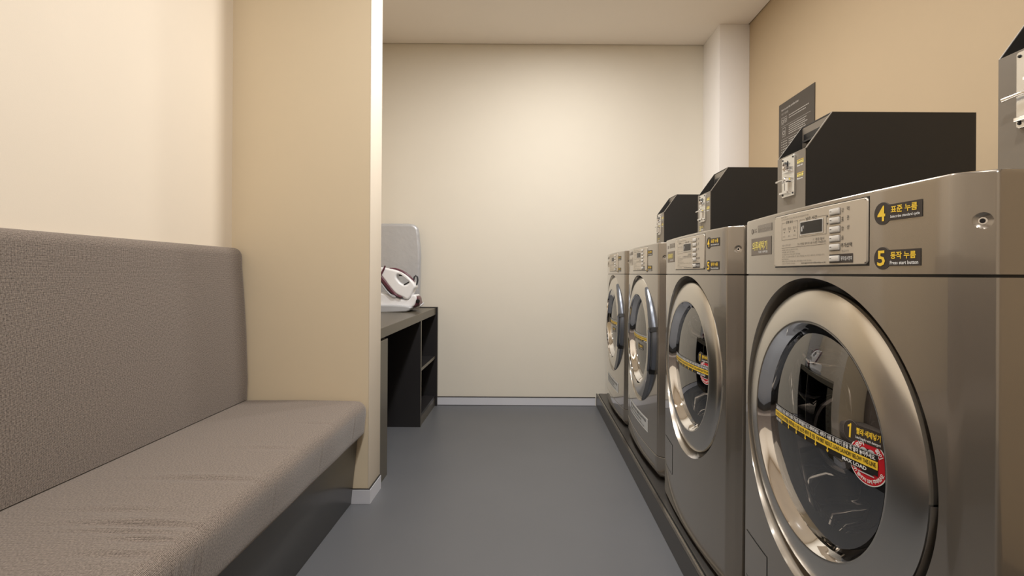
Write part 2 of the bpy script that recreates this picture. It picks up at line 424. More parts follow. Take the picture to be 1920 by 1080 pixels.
def drum(parent):
    a = MB()
    a.lathe([(.204, .052), (.186, .050), (.180, .060), (.168, .075), (.166, .110), (.172, .125), (.20, .127)], 0, 0, DZ, 'rubber', 96)
    a.build('gasket', parent)
    a = MB(); a.lathe([(.172, .128), (.180, .120), (.203, .130), (.205, .145), (.205, .50), (.19, .53), (.0001, .54)], 0, 0, DZ, 'drum', 96)
    for k in range(3):           # lifters
        t = math.radians(20+120*k); c, s = math.cos(t), math.sin(t)
        v = []
        for x in (.16, .48):
            for (r, q) in ((.205, -.032), (.165, -.008), (.165, .008), (.205, .032)):
                v.append((x, c*r-s*q, DZ+s*r+c*q))
        a.add(v, [(0, 1, 5, 4), (1, 2, 6, 5), (2, 3, 7, 6), (0, 3, 2, 1), (4, 5, 6, 7)], 'brushed')
    o = a.build('drum', parent, recalc=False)
    me = o.data; ul = me.uv_layers.new(name='UVMap')
    for l in me.loops:
        p = me.vertices[l.vertex_index].co; r = math.hypot(p.y, p.z-DZ)
        ul.data[l.index].uv = ((math.atan2(p.z-DZ, p.y))*.205+.205, p.x) if r > .15 or p.x < .52 else (p.y, p.z)
    return o

def control_panel(t, kind):
    z0, z1 = .8555, TOPZ
    b = MB(); n = 24; pl = plan()
    # body with a softly rounded top edge
    rows = [(z0, 0), (z0+.002, 0), (z1-.006, 0), (z1-.0025, .0006), (z1-.0007, .002), (z1, .004)]
    v = []; k = len(pl)
    for z, ins in rows: v += [(p[0], p[1], z) for p in plan(ins)]
    f = [(j*k+i, j*k+(i+1) % k, (j+1)*k+(i+1) % k, (j+1)*k+i) for j in range(len(rows)-1) for i in range(k)]
    f += [tuple(reversed(range(k))), tuple(range((len(rows)-1)*k, len(rows)*k))]
    b.add(v, f, 'taupe')
    o = b.build('control_panel', t, sharp=28)
    dy, dz_ = -.319, .9215
    cutters = []
    for sg in (-1, 1):           # screw dimples in the chamfered corners
        c = MB(); R_ = .0215; pr = [(.0001, -R_)] + [(R_*math.sin(a), -R_*math.cos(a)) for a in [PI*i/24 for i in range(1, 24)]] + [(.0001, R_)]
        c.lathe(pr, .0238, sg*.3395, dz_, 'taupe', 48); cutters.append(c.build('c'))
    boolean(o, cutters)
    sm = MB(); sm.prism(plan(.004), lambda p, h: (p[0], p[1], h), .850, .8565, 'black'); sm.build('seam', t)
    for sg in (-1, 1):
        q = MB(); d = Vector((-.655, sg*.756, 0)); c0 = Vector((.0382, sg*.3226, dz_)); u = Vector((.756, sg*.655, 0)); wv = Vector((0, 0, 1))
        for h, r, m in ((.0, .0065, 'chrome'), (.0015, .003, 'black')):
            vv = []
            for kk in range(20):
                a = 2*PI*kk/20; vv.append(c0+d*h+u*(r*math.cos(a))+wv*(r*math.sin(a)))
            for kk in range(20):
                a = 2*PI*kk/20; vv.append(c0+d*(h+.0012)+u*(r*.8*math.cos(a))+wv*(r*.8*math.sin(a)))
            q.add(vv, [(i, (i+1) % 20, 20+(i+1) % 20, 20+i) for i in range(20)]+[tuple(range(20, 40))], m)
        q.build('screw', t, recalc=False)

def control_plate(t):
    # pale plate: y from +.165 (left) to -.127 ... z .870-.973
    cy = .954
    yl, yr, zl, zh = 1.0815-cy, .789-cy, .8705, .9745
    yl, yr = .131, -.163
    b = MB(); L = .003; ny = 20
    def rr(h, ins, m):            # rounded rectangle ring following the bow
        r = .006; pts = []
        for cx_, cz_, a0 in ((yr+r, zh-r, 0), (yl-r, zh-r, 90), (yl-r, zl+r, 180), (yr+r, zl+r, 270)):
            pass
        corners = [(yl, zl), (yr, zl), (yr, zh), (yl, zh)]
        out = []
        for (a, z, sa, sz, st) in ((yr, zl, 1, 1, 0), (yr, zh, 1, -1, 1), (yl, zh, -1, -1, 2), (yl, zl, -1, 1, 3)):
            for i in range(5):
                an = PI/2*i/4
                if st == 0: oy, oz = 1-math.sin(PI/2-an) if 0 else 1-math.sin(an), 1-math.cos(an)
                if st == 0: oy, oz = 1-math.sin(an), 1-math.cos(an)
                if st == 1: oy, oz = 1-math.cos(an), 1-math.sin(an)
                if st == 2: oy, oz = 1-math.sin(an), 1-math.cos(an)
                if st == 3: oy, oz = 1-math.cos(an), 1-math.sin(an)
                out.append((a+sa*(oy*r+ins*(1)), z+sz*(oz*r+ins)))
            # straight side subdivision
            if st == 1: out += [(yr+(yl-yr)*k/ny, zh-ins) for k in range(1, ny)]
            if st == 3: out += [(yl+(yr-yl)*k/ny, zl+ins) for k in range(1, ny)]
        return [front(y, z, h) for y, z in out]
    A = rr(-.001, 0, 0); B = rr(L-.0012, 0, 0); D = rr(L, .0012, 0); k = len(A)
    b.add(A+B+D, [(i, (i+1) % k, k+(i+1) % k, k+i) for i in range(k)]+[(k+i, k+(i+1) % k, 2*k+(i+1) % k, 2*k+i) for i in range(k)], 'plate')
    # the face, in strips
    patch(b, yl-.0045, yr+.0045, zl+.0012, zh-.0012, front, 'plate', L, ny)
    for ya, yb in ((yl-.0012, yl-.0045), (yr+.0045, yr+.0012)): patch(b, ya, yb, zl+.004, zh-.004, front, 'plate', L)
    G = MB(); patch(G, yl+.0016, yr-.0016, zl-.0022, zh+.0016, front, 'black', .0003, ny)
    b.v, off = b.v, len(b.v); b.add(G.v, G.f, 'black')
    LF = L+.0004
    Y = lambda w_: w_*.988-cy     # world y measured for the nearest machine
    I = 'ink'
    def ln(y0, y1, z0, z1, m=I): patch(b, Y(y0), Y(y1), z0, z1, front, m, LF, 4)
    # frames round the two fields
    t_ = .0006
    ln(1.063, .999, .924, .924+t_); ln(1.063, 1.063-t_, .924, .959); ln(.999, .999-t_, .924, .959); ln(1.063, 1.047, .9585, .959); ln(1.015, .999, .9585, .959)
    ln(.991, .9035, .9253, .9253+t_); ln(.991, .991-t_, .9253, .9585); ln(.9035, .9035-t_, .9253, .9585); ln(.991, .972, .958, .9585); ln(.930, .9035, .958, .9585)
    T = lambda s, y, z, w_, h, m=I, bo=0: write(b, s, Y(y), z, w_, h, front, m, LF, bo)
    T('진행 표시', 1.045, .9560, .027, .0055, bo=.01); T('남은 시간', .969, .9555, .037, .0062, bo=.01)
    T('세탁', 1.058, .943, .012, .006, 'inkpale'); T('헹굼', 1.037, .943, .012, .006, 'inkpale'); T('탈수', 1.016, .943, .012, .006, 'inkpale')
    for y in (1.0525, 1.031, 1.010): disc(b, Y(y), .9395, .0013, front, I, LF, 12)
    for y in (1.057, 1.036, 1.015): T('표시', y, .9295, .008, .0032, 'inkpale')
    T('금액 표시', 1.066, .9690, .026, .0030, 'inkpale'); T('코인 투입 후 원하는 코스를 선택한 다음 동작 버튼을 눌러주세요', 1.066, .9640, .105, .0034, 'inkpale')
    T('· ㄷ 잠금 표시', .948, .9158, .038, .0050); T('사용 시 주의 사항', 1.062, .9110, .036, .0040, 'inkpale'); T('코스 변경은 동작 후 2분 이내만 가능합니다', .999, .9105, .094, .0045)
    ln(1.063, .9045, .9077, .9077+t_)
    return b, LF, Y
def plate_buttons(t, b, LF, Y):
    T = lambda s, y, z, w_, h, m='ink', bo=0: write(b, s, Y(y), z, w_, h, front, m, LF, bo)
    zs = [.1084, .0935, .0780, .0627, .0480, .0285]
    zs = [EYE+z-.087 for z in zs]
    # dark surround of the start button and marks
    patch(b, Y(.8935), Y(.832), zs[5]-.0075, zs[5]+.0075, front, 'sticker', LF, 3)
    for k, z in enumerate(zs[:5]): patch(b, Y(.8935), Y(.8645), z-.0068, z+.0058, front, 'inkpale', LF, 1)
    for z, d in ((zs[0]-.005, 1), (zs[1]-.004, -1)):
        y = Y(.900); b.add([front(y+.0022, z-.0018*d, LF), front(y-.0022, z-.0018*d, LF), front(y, z+.0022*d, LF)], [(0, 1, 2)], 'ink')
    for k, (a, c) in enumerate((('강', '력'), ('표', '준'), ('합', '성'))):
        T(a, .8615, zs[k]-.0035, .006, .007); T(c, .8475, zs[k]-.0025, .006, .007)
    T('울', .8615, zs[3]-.0035, .006, .007); T('추가선택', .8625, zs[4]-.0015, .0275, .0075, bo=.01); T('헹굼추가', .8605, zs[4]-.0095, .018, .004, 'inkpale')
    T('동작/일시정지', .8625, zs[5]-.0035, .028, .007, 'white')
    o = b.build('control_plate', t, sharp=50, recalc=False)
    for k, z in enumerate(zs):
        q = MB(); y0, y1 = Y(.8915), Y(.8655); q.box(front(Y(.879), 0, LF+.0028)[0], front(Y(.879), 0, 0)[0]-.0005, y1, y0, z-.005, z+.005, 'button')
        ob = q.build('button', o, bevel=.0012, seg=2)
        m_ = MB(); patch(m_, Y(.889), Y(.884), z-.0002, z+.0008, lambda y, zz_, l: (front(Y(.879), 0, LF+.0028)[0]-.0002, y, zz_), 'ink', 0); m_.build('mark', o, recalc=False)
    q = MB(); LD = lambda y, z, l: front(y, z, l)
    ya, yb, za, zb = Y(.988), Y(.914), .9310, .9530
    patch(q, ya+.0015, yb-.0015, za-.0022, zb+.0018, front, 'button', LF+.0002, 6)
    patch(q, ya-.0008, yb+.0008, za, zb, front, 'black', LF+.0006, 6)
    write(q, 'ㄱ', Y(.979), za+.010, .005, .005, front, 'white', LF+.001); write(q, 'ㅣ', Y(.982), za+.005, .003, .009, front, 'white', LF+.001)
    q.build('display', o, recalc=False)
    return o

def sticker45(t, num, ko, en, yc, zc, w_, fn=front, tx=.0165, tw=None):
    b = MB(); lift = .0008
    r = .0165
    disc(b, yc, zc, r, fn, 'sticker', lift, 36)
    patch(b, yc-.008, yc-w_, zc-.0118, zc+.0118, fn, 'sticker', lift, 6)
    for a0, a1 in ((0, 2*PI),): disc(b, yc, zc, r+.0005, fn, 'inkpale', lift-.0002, 36)
    if num == '1':
        g1 = [(.0022, -.0115), (-.0014, -.0115), (-.0014, .0115), (.0008, .0115), (.0022, .0095), (.0058, .0075), (.0058, .0045), (.0022, .0062)]
        b.add([fn(yc+.001+p, zc+q, lift+.0004) for p, q in g1], [(0, 1, 2, 3, 4, 7), (4, 5, 6, 7)], 'yellow')
    else: write(b, num, yc+.0095, zc-.0115, .0155, .023, fn, 'yellow', lift+.0004, .02)
    write(b, ko, yc-tx, zc-.0015, tw or w_-.024, .0105, fn, 'yellow', lift+.0004, .022)
    write(b, en, yc-tx+.001, zc-.0095, tw+.002 if tw else w_-.019, .0052, fn, 'white', lift+.0004, .012)
    return b.build('step_sticker', t, recalc=False)

def name_label(t, text, pale):
    b = MB(); Y = lambda w_: w_-.954
    patch(b, Y(1.222), Y(1.106), .898, .9385, front, 'inkpale' if not pale else 'plate', .0006, 6)
    patch(b, Y(1.220), Y(1.108), .8995, .937, front, 'stickpale' if not pale else 'plate', .0009, 6)
    write(b, text, Y(1.212), .910, .086, .020, front, 'paleyellow' if not pale else 'inkpale', .0013, .018)
    write(b, '의류 세탁용', Y(1.175), .9025, .052, .0055, front, 'white' if not pale else 'inkpale', .0013)
    b.build('name_sticker', t, recalc=False)
    b = MB()
    disc(b, Y(1.217), .9555, .0062, front, 'inkpale', .0006, 28)
    write(b, 'L', Y(1.2165), .9525, .003, .006, front, 'plate', .001, .01)
    write(b, 'LG', Y(1.206), .9515, .015, .009, front, 'inkpale', .0006, .01)
    b.build('maker_mark', t, recalc=False)
    b = MB(); patch(b, Y(1.182), Y(1.104), .950, .9665, front, 'inkpale', .0006, 5)
    write(b, 'Direct Drive', Y(1.178), .953, .068, .0095, front, 'fade', .001); b.build('feature_strip', t, recalc=False)

def load_tape(parent, z1=.5783, z0=.545, yl=.142, yr=-.170):
    b = MB(); N = 28; L = .0012
    patch(b, yl, yr, z0, z1, dome, 'tape', L, N)
    patch(b, yl, yr, z1-.0012, z1-.0004, dome, 'grey', L+.0003, N)
    zy1, zy0 = z1-.0112, z1-.0240
    patch(b, yl, yr, zy0, zy1, dome, 'yellow', L+.0004, N)
    W = yl-yr
    write(b, '세탁전문점 및 코인 세탁기 사용이 가능한 세탁물만 넣고 세탁하세요. 세탁기 사용 후 세탁기 문을 꼭 열어 놓아주세요.', yl-.004, zy1+.0012, W-.008, .0082, dome, 'white', L+.0006, .02)
    write(b, '이 라인은 위 선까지 세탁물을 채워주세요. 이 선을 넘으면 세탁이 잘 안됨', yl-.004, zy0+.002, W*.53, .0088, dome, 'tape', L+.0008, .02)
    write(b, 'FOR BEST RESULT, LOAD LAUNDRY BELOW THIS LINE.', yl-.004-W*.545, zy0+.0025, W*.435, .008, dome, 'tape', L+.0008, .02)
    write(b, '최대 용량', yl-.006, z0+.0015, .026, .006, dome, 'white', L+.0006, .02)
    write(b, 'MAX LOAD', yr+.070, z0+.0016, .050, .0060, dome, 'white', L+.0006, .03)
    for k in range(6):
        y = yl-.038-k*.0335
        v = [(y+.0014, zy0+.001), (y-.0014, zy0+.001), (y-.0014, z0+.0045), (y-.0038, z0+.0045), (y, z0+.0005), (y+.0038, z0+.0045), (y+.0014, z0+.0045)]
        b.add([dome(a, c, L+.0007) for a, c in v], [(0, 1, 2, 6), (3, 4, 5)], 'yellow')
    return b.build('load_line_sticker', parent, recalc=False)

def warning_sticker(parent, yc=-.150, zc=.5605, r=.0365):
    b = MB()
    disc(b, yc, zc, r, dome, 'white', .0006, 48); disc(b, yc, zc, r-.0016, dome, 'red', .0007, 48)
    disc(b, yc, zc, .0205, dome, 'tape', .0008, 40)
    # two round-topped grey shapes side by side
    patch(b, yc+.015, yc-.015, zc+.004, zc+.013, dome, 'grey', .0009, 4); disc(b, yc+.007, zc+.0125, .0085, dome, 'grey', .0009, 24, a0=0, a1=PI); disc(b, yc-.007, zc+.0125, .0085, dome, 'grey', .0009, 24, a0=0, a1=PI)
    for s in (.0065, -.0065): disc(b, yc+s, zc+.008, .0048, dome, 'white', .001, 20, a0=0, a1=PI)
    patch(b, yc+.017, yc-.013, zc-.0205, zc-.0185, dome, 'grey', .001, 4)
    # writing set round the rim
    def rim(s, rad, a0, a1, h, flip):
        n = len(s)
        for i, ch in enumerate(s):
            if ch == ' ': continue
            a = math.radians(a0+(a1-a0)*(i+.5)/n); vs, fs, tw, th = glyphs(ch, .02)
            er = Vector((-math.cos(a), math.sin(a))); et = Vector((er.y*-1, er.x)) if flip else Vector((er.y, -er.x))
            upv = er if not flip else -er
            pts = []
            for (px, py) in vs:
                u = (px/tw-.5)*h*.95; q = (py/th-.5)*h
                p = Vector((0, 0))+er*rad+upv*q
                # tangent that reads left to right
                tx = Vector((-upv.y*1, upv.x*1)); p = p + tx*u
                pts.append(dome(yc+p.x, zc+p.y, .001))
            b.add(pts, fs, 'white')
    rim('어린이', .0285, 150, 105, .0080, False); rim('확인', .0285, 58, 28, .0085, False)
    rim('어린이가 들어가지 않게 주의하십시오', .0295, -165, -20, .0062, True)
    return b.build('warning_sticker', parent, recalc=False)

def glass(parent, rg=.188):
    b = MB(); n = 24
    b.lathe([(.0001, 0)] + [(rg*i/n, (rg*i/n)**2/1.72) for i in range(1, n+1)] + [(rg-.002, rg**2/1.72+.004)] , 0, 0, DZ, 'glass', 96)
    return b.build('glass', parent, recalc=False)
def bowl(parent):
    b = MB(); pts = [(.165, .040), (.158, .060), (.150, .095), (.135, .125), (.10, .142), (.05, .150), (.0001, .152)]
    b.lathe(pts, 0, 0, DZ, 'glass', 96); return b.build('glass_bowl', parent, recalc=False)
def chrome_band(parent, m='chrome'):
    b = MB(); b.lathe([(.2075, .0005), (.2050, .004), (.2010, .012), (.1955, .022), (.1895, .030), (.187, .034)], 0, 0, DZ, m, 128)
    b.lathe([(.188, .0315), (.183, .034), (.172, .040), (.164, .048), (.160, .05)], 0, 0, DZ, 'rubber', 96)
    return b.build('inner_band', parent, recalc=False)

def door_washer(t):
    b = MB()
    b.lathe([(.207, .0015), (.2095, .0000), (.213, .0002), (.230, .0030), (.250, .0072), (.266, .0116), (.2705, .0150), (.272, .020)], 0, 0, DZ, 'brushed', 144)
    b.lathe([(.272, .020), (.272, .031), (.268, .040)], 0, 0, DZ, 'chrome', 144)
    b.lathe([(.268, .040), (.262, .0515)], 0, 0, DZ, 'black', 144)
    d = b.build('door', t, recalc=False)
    chrome_band(d)
    g_ = glass(d); bowl(d)
    load_tape(d); warning_sticker(d)
    b2 = sticker45(d, '1', '빨래·세제넣기', 'Load laundry with detergent', -.116, .5995, .074, lambda y, z, l: dome(y, z, l), .0115, .0455)
    # grip let into the near edge: a bright bar with a dark pocket
    h = MB(); a0, a1 = PI-math.radians(-4), PI+math.radians(44)
    h.lathe([(.2735, .0150), (.2745, .0200), (.2745, .0300), (.271, .036)], 0, 0, DZ, 'chrome', 40, a0=PI+math.radians(2), a1=PI+math.radians(42))
    h.build('grip', d, recalc=False)
    return d

def door_dryer(t):
    zc = DZ-.004; b = MB()
    b.lathe([(.207, -.0065), (.2095, -.008), (.214, -.0078), (.232, -.0045), (.258, .0005), (.272, .005), (.278, .010)], 0, 0, zc, 'brushed', 144)
    b.lathe([(.278, .010), (.283, .013), (.285, .020), (.283, .030)], 0, 0, zc, 'chrome', 144)
    b.lathe([(.283, .030), (.277, .051)], 0, 0, zc, 'black', 144)
    b.lathe([(.207, -.0065), (.2065, .0005)], 0, 0, zc, 'chrome', 144)
    d = b.build('door', t, recalc=False)
    chrome_band(d); glass(d); bowl(d); load_tape(d)
    s = sticker45(d, '1', '빨래넣기', 'Load laundry', -.020, .518, .066, dome)
    # handle: blue-grey crescent on the near side, chrome bar and two black blocks
    A = math.radians; a0, a1 = PI-A(58), PI+A(70); h = MB(); n = 56; v = []
    for i in range(n+1):
        a = a0+(a1-a0)*i/n; k = math.sin(PI*i/n)**.45; ri = .283-.030*k
        for (r, x) in ((ri, .002-.002*k), (ri+.002, -.004-.006*k), (.288, .001-.004*k), (.293, .010), (.291, .032)):
            v.append((x, r*math.cos(a), zc+r*math.sin(a)))
    h.add(v, [(i*5+j, i*5+j+1, (i+1)*5+j+1, (i+1)*5+j) for i in range(n) for j in range(4)], 'bluegrey')
    hd = h.build('handle', d, recalc=False)
    c = MB(); pts = []
    for i in range(21):
        a = PI-A(14)+A(36)*i/20; pts.append((-.013+.0*i, .281*math.cos(a), zc+.281*math.sin(a)))
    c.tube(pts, .0065, 'bluegrey', 12); c.build('grip_bar', hd)
    for ang in (-14, 22):
        a = PI+A(ang); q = MB(); q.lathe([(.268, -.004), (.268, -.014), (.292, -.012), (.2945, .012)], 0, 0, zc, 'black', 4, a0=a-A(2), a1=a+A(2))
        q.box(-.014, .012, .292*math.cos(a), .266*math.cos(a), zc+.28*math.sin(a)-.007, zc+.28*math.sin(a)+.007, 'black'); q.build('hinge_block', hd)
    c = MB(); c.lathe([(.2535, -.0050), (.2545, -.0085), (.2585, -.0090), (.2600, -.0060)], 0, 0, zc, 'chrome', 48, a0=PI-A(50), a1=PI+A(40)); c.build('chrome_trim', hd, recalc=False)
    return d

def feet(t):
    for sx in (.08, .70):
        for sy in (-.28, .28):
            q = MB(); q.lathe([(.0001, 0), (.022, 0), (.022, .006), (.012, .009), (.012, .0185)], sx, sy, 0, 'rubber', 20, 'z'); q.build('foot', t, recalc=False)

LINES = [('세탁물을 드럼에 넣고 문을 닫아 주세요', .064), ('세제를 넣어 주세요', .052), ('코인을 투입구에 넣어 주세요', .073), ('원하는 코스를 선택한 후 동작 버튼을 누르면 세탁이 시작됩니다', .152), ('끝나면 꺼내주세요', .028), ('세탁이 끝나면 문을 열고 세탁물을 꺼내 주세요', .112), ('고장 시 연락 주세요', .054)]
def make_machine(kind):
    t = thing('washing_machine' if kind == 'washer' else 'tumble_dryer', (0, 0, 0), 'x', 'washing machine' if kind == 'washer' else 'tumble dryer')
    if kind == 'washer':
        cabinet(t, .018, .8515)
        # filter flap low on the far side
        f = MB(); y0, y1 = .29, .165; L = .0006
        patch(f, y0, y1, .13, .235, front, 'taupe', L, 3)
        for (a, b_, c, d_) in ((y0, y1, .2345, .2365), (y1+.001, y1-.001, .128, .2365), (y0, y1, .128, .130)): patch(f, a, b_, c, d_, front, 'black', L+.0003, 3)
        f.build('filter_flap', t, recalc=False)
    else:
        cabinet(t, .1055, .8515)
        s = MB(); s.prism(plan(.004), lambda p, h: (p[0], p[1], h), .100, .1065, 'black'); s.build('seam', t)
        lo = MB(); pl = plan(); k = len(pl)
        rows = [(.016, .016), (.030, .006), (.045, 0), (.1015, 0), (.1025, .001)]
        v = []
        for z, ins in rows: v += [(p[0], p[1], z) for p in plan(ins)]
        f = [(j*k+i, j*k+(i+1) % k, (j+1)*k+(i+1) % k, (j+1)*k+i) for j in range(len(rows)-1) for i in range(k)]
        f += [tuple(reversed(range(k))), tuple(range((len(rows)-1)*k, len(rows)*k))]
        lo.add(v, f, 'taupe'); lo.build('lower_panel', t, sharp=28)
        # caution label under the door
        c = MB(); ya, yb, za, zb = .185, -.185, .163, .221
        patch(c, ya, yb, za, zb, front, 'white', .0008, 8); patch(c, ya-.004, yb+.004, za+.004, zb-.004, front, 'grey', .0011, 8)
        write(c, '건조기 사용 후 먼지 필터를 청소해 주세요', ya-.012, zb-.022, .33, .013, front, 'ink', .0015, .02)
        write(c, '세탁물을 너무 많이 넣지 마세요', ya-.012, zb-.037, .25, .010, front, 'ink', .0015, .01)
        write(c, 'Please clean the lint filter after use', ya-.012, zb-.050, .30, .008, front, 'ink', .0015)
        c.build('caution_label', t, recalc=False)
    feet(t); drum(t)
    (door_washer if kind == 'washer' else door_dryer)(t)
    control_panel(t, kind)
    b, LF, Y = control_plate(t)
    # fine print, seven rows
    for i, (s, w_) in enumerate(LINES):
        write(b, s, Y(1.062), (.9022, .8976, .8930, .8884, .8838, .8792, .8745)[i], w_, .0030, front, 'inkpale', LF)
    write(b, 'www.lgcommerciallaundry.co.kr', Y(.985), .8742, .080, .0036, front, 'ink', LF, .01)
    plate_buttons(t, b, LF, Y)
    name_label(t, '의류세탁기' if kind == 'washer' else '의류건조기', kind != 'washer')
    yc = -.192 if kind == 'washer' else -.160
    sticker45(t, '4', '표준 누름' if kind == 'washer' else '온도 선택', 'Select the standard cycle' if kind == 'washer' else 'Select temperature', yc, .9455, .0705)
    sticker45(t, '5', '동작 누름', 'Press start button', yc, .879, .0685)
    return t

PLAT = .087
XM = .522
WM = make_machine('washer'); DM = make_machine('dryer')
PITCH = .732; Y1 = .954
spots = [(WM, Y1, 'large taupe metallic washing machine nearest the camera, at the near end of the row'),
         (None, Y1+PITCH, 'taupe metallic washing machine second in the row, right before the dryers'),
         (DM, Y1+2*PITCH, 'taupe tumble dryer with grey crescent door handle, third in the row beside a washer'),
         (None, Y1+3*PITCH, 'taupe tumble dryer at the far end of the row by the back wall')]
for o, y, lab in spots:
    if o is None: o = copy_tree(prev)
    prev = o; o.location = (XM, y, PLAT); o['label'] = lab; o['group'] = 'laundry machines in a row'

# ------------------------------------------------------------------ coin boxes
def make_box(step):
    t = thing('coin_box', (0, 0, 0), 'x', 'coin box')
    W = .157; h = .078; x0, x1, xs, z1, zt = 0, .467, .071, .2195, .3185; th = .003
    side = [(x0, 0), (x1, 0), (x1, zt), (xs, zt), (x0, z1)]
    b = MB()
    for ya, yb in ((-h, -h+th), (h-th, h)):
        b.prism(side, lambda p, q: (p[0], q, p[1]), ya, yb, 'charcoal')
    b.box(xs, x1, -h+th, h-th, zt-th, zt, 'charcoal'); b.box(x1-th, x1, -h+th, h-th, 0, zt-th, 'charcoal'); b.box(x0+.003, x1-th, -h+th, h-th, 0, th, 'charcoal')
    b.build('housing', t)
    # bright edge of the sloping opening
    e = MB()
    for ys_ in (-h, h-th*.5):
        e.prism([(x0-.0005, z1), (xs-.0005, zt+.0005), (xs+.002, zt), (x0+.002, z1-.0015)], lambda p, q: (p[0], q, p[1]), ys_-.0003, ys_+th*.5+.0003, 'boxlite')
    e.build('edge_trim', t)
    b = MB(); b.box(-.0012, .003, -h, h, 0, z1, 'boxface'); fp = b.build('front_panel', t, bevel=.0005, seg=1)
    # inner back plate with bill slot
    b = MB(); b.box(xs+.001, xs+.004, -h+th, h-th, .16, zt-th, 'boxface')
    b.build('inner_plate', t)
    b = MB(); b.box(xs-.003, xs+.002, -h+.018, h-.018, .272, .292, 'black'); b.box(xs-.010, xs+.001, -h+.022, h-.022, .266, .271, 'charcoal'); b.build('bill_slot', t)
    b = MB(); b.box(.004, xs, -h+th, h-th, .15, .153, 'charcoal'); b.build('tray', t)
    # coin mechanism
    b = MB(); ya, yb, za, zb = .050, -.020, .089, .206; r = .004; xf = -.006
    pts = []
    for cy_, cz_, a0 in ((ya-r, zb-r, 0), (yb+r, zb-r, 90), (yb+r, za+r, 180), (ya-r, za+r, 270)):
        for i in range(5):
            a = math.radians(a0+90*i/4); pts.append((cy_+r*math.cos(a), cz_+r*math.sin(a)))
    b.prism(pts, lambda p, q: (q, p[0], p[1]), xf, -.001, 'silverplate')
    cp = b.build('coin_plate', t, bevel=.0008, seg=1); cp.location = (0, -.0075, .0085)
    b = MB(); yc, zc = .014, .176
    b.lathe([(.0165, 0), (.0165, -.006), (.013, -.010), (.0085, -.007), (.007, 0)], xf, yc, zc, 'chrome', 32, a0=-PI*.95, a1=PI*.35)
    b.box(xf-.009, xf, yc-.018, yc+.016, zc-.019, zc-.0145, 'chrome'); b.box(xf-.0006, xf+.001, yc-.0015, yc+.004, zc-.004, zc+.017, 'black')
    b.build('coin_slot', cp)
    b = MB(); zc = .138
    b.tube([(xf-.010, yc+.048, zc-.001), (xf-.010, yc+.025, zc), (xf-.009, yc+.006, zc)], [.0035, .0028, .003], 'chrome', 12)
    b.lathe([(.0001, -.014), (.007, -.013), (.0085, -.006), (.0075, 0)], xf, yc+.002, zc, 'chrome', 24)
    b.box(xf-.011, xf, yc-.024, yc+.004, zc-.006, zc+.003, 'chrome')
    b.build('return_lever', cp, bevel=.0008, seg=1)
    b = MB(); b.box(xf-.007, xf, yc-.011, yc+.012, .100, .131, 'chrome'); b.box(xf-.0075, xf-.006, yc+.001, yc+.006, .106, .129, 'black')
    b.box(xf-.012, xf, yc-.016, yc+.028, .097, .103, 'chrome'); b.build('return_cup', cp, bevel=.0008, seg=1)
    for y, z in ((ya-.006, zb-.007), (yb+.006, zb-.007), (ya-.006, za+.007), (yb+.006, za+.007)):
        q = MB(); q.lathe([(.0001, -.0022), (.002, -.0020), (.0028, 0)], xf, y, z, 'black', 12); q.build('screw', cp, recalc=False)
    fl = lambda y, z, l: (-.0012-l, y, z)
    b = MB()
    for z, tx in ((.188, '동전투입'), (.151, '동전반환')):
        patch(b, -.0365, -.0700, z+.0042, z+.0055, fl, 'yellow', .0004)
        write(b, tx, -.0365, z-.0055, .033, .0078, fl, 'paleyellow', .0005, .03)
        write(b, 'Insert coin' if z > .17 else 'Return', -.0370, z-.0125, .028, .0042, fl, 'white', .0005, .02)
    b.build('print', fp, recalc=False)
    if step:
        b = MB(); write(b, '3', .050, .060, .009, .023, fl, 'paleyellow', .0005, .02)
        write(b, '동전 투입', .037, .0725, .030, .009, fl, 'paleyellow', .0005, .02); write(b, 'Insert coins', .037, .0625, .028, .0055, fl, 'white', .0005, .01)
        b.build('step_print', fp, recalc=False)
    return t
BX = make_box(False); BD = make_box(True)
labs = ['charcoal coin box at the right edge of the photo, on the nearest washing machine', 'large charcoal coin box with silver coin slot in front of the wall poster',
        'charcoal coin box, middle one of the three small-to-large boxes, before the white pillar', 'smallest charcoal coin box, on the farthest machine of the row']
for k in range(4):
    o = BX if k == 0 else BD if k == 2 else copy_tree(BX if k == 1 else BD)
    o.location = (.760, Y1+k*PITCH-.2035, PLAT+TOPZ); o['label'] = labs[k]; o['group'] = 'coin boxes on top of the machines'

# ------------------------------------------------------------------ platform
b = MB(); b.box(.491, XR, -1.2, YB, 0, PLAT-.004, 'platform')
pt = tag(b.build('platform', bevel=.001, seg=1), 'low dark steel platform carrying the row of laundry machines', 'platform')
b = MB(); b.box(.491, .498, -1.2, YB, PLAT-.004, PLAT, 'platform'); b.box(.498, .505, -1.2, YB, PLAT-.004, PLAT-.0005, 'platedge'); b.box(.505, .511, -1.2, YB, PLAT-.0045, PLAT-.0035, 'black'); b.build('edge_strip', pt)
b = MB(); b.box(.511, XR, -1.2, YB, PLAT-.004, PLAT, 'platform'); b.build('top_sheet', pt)

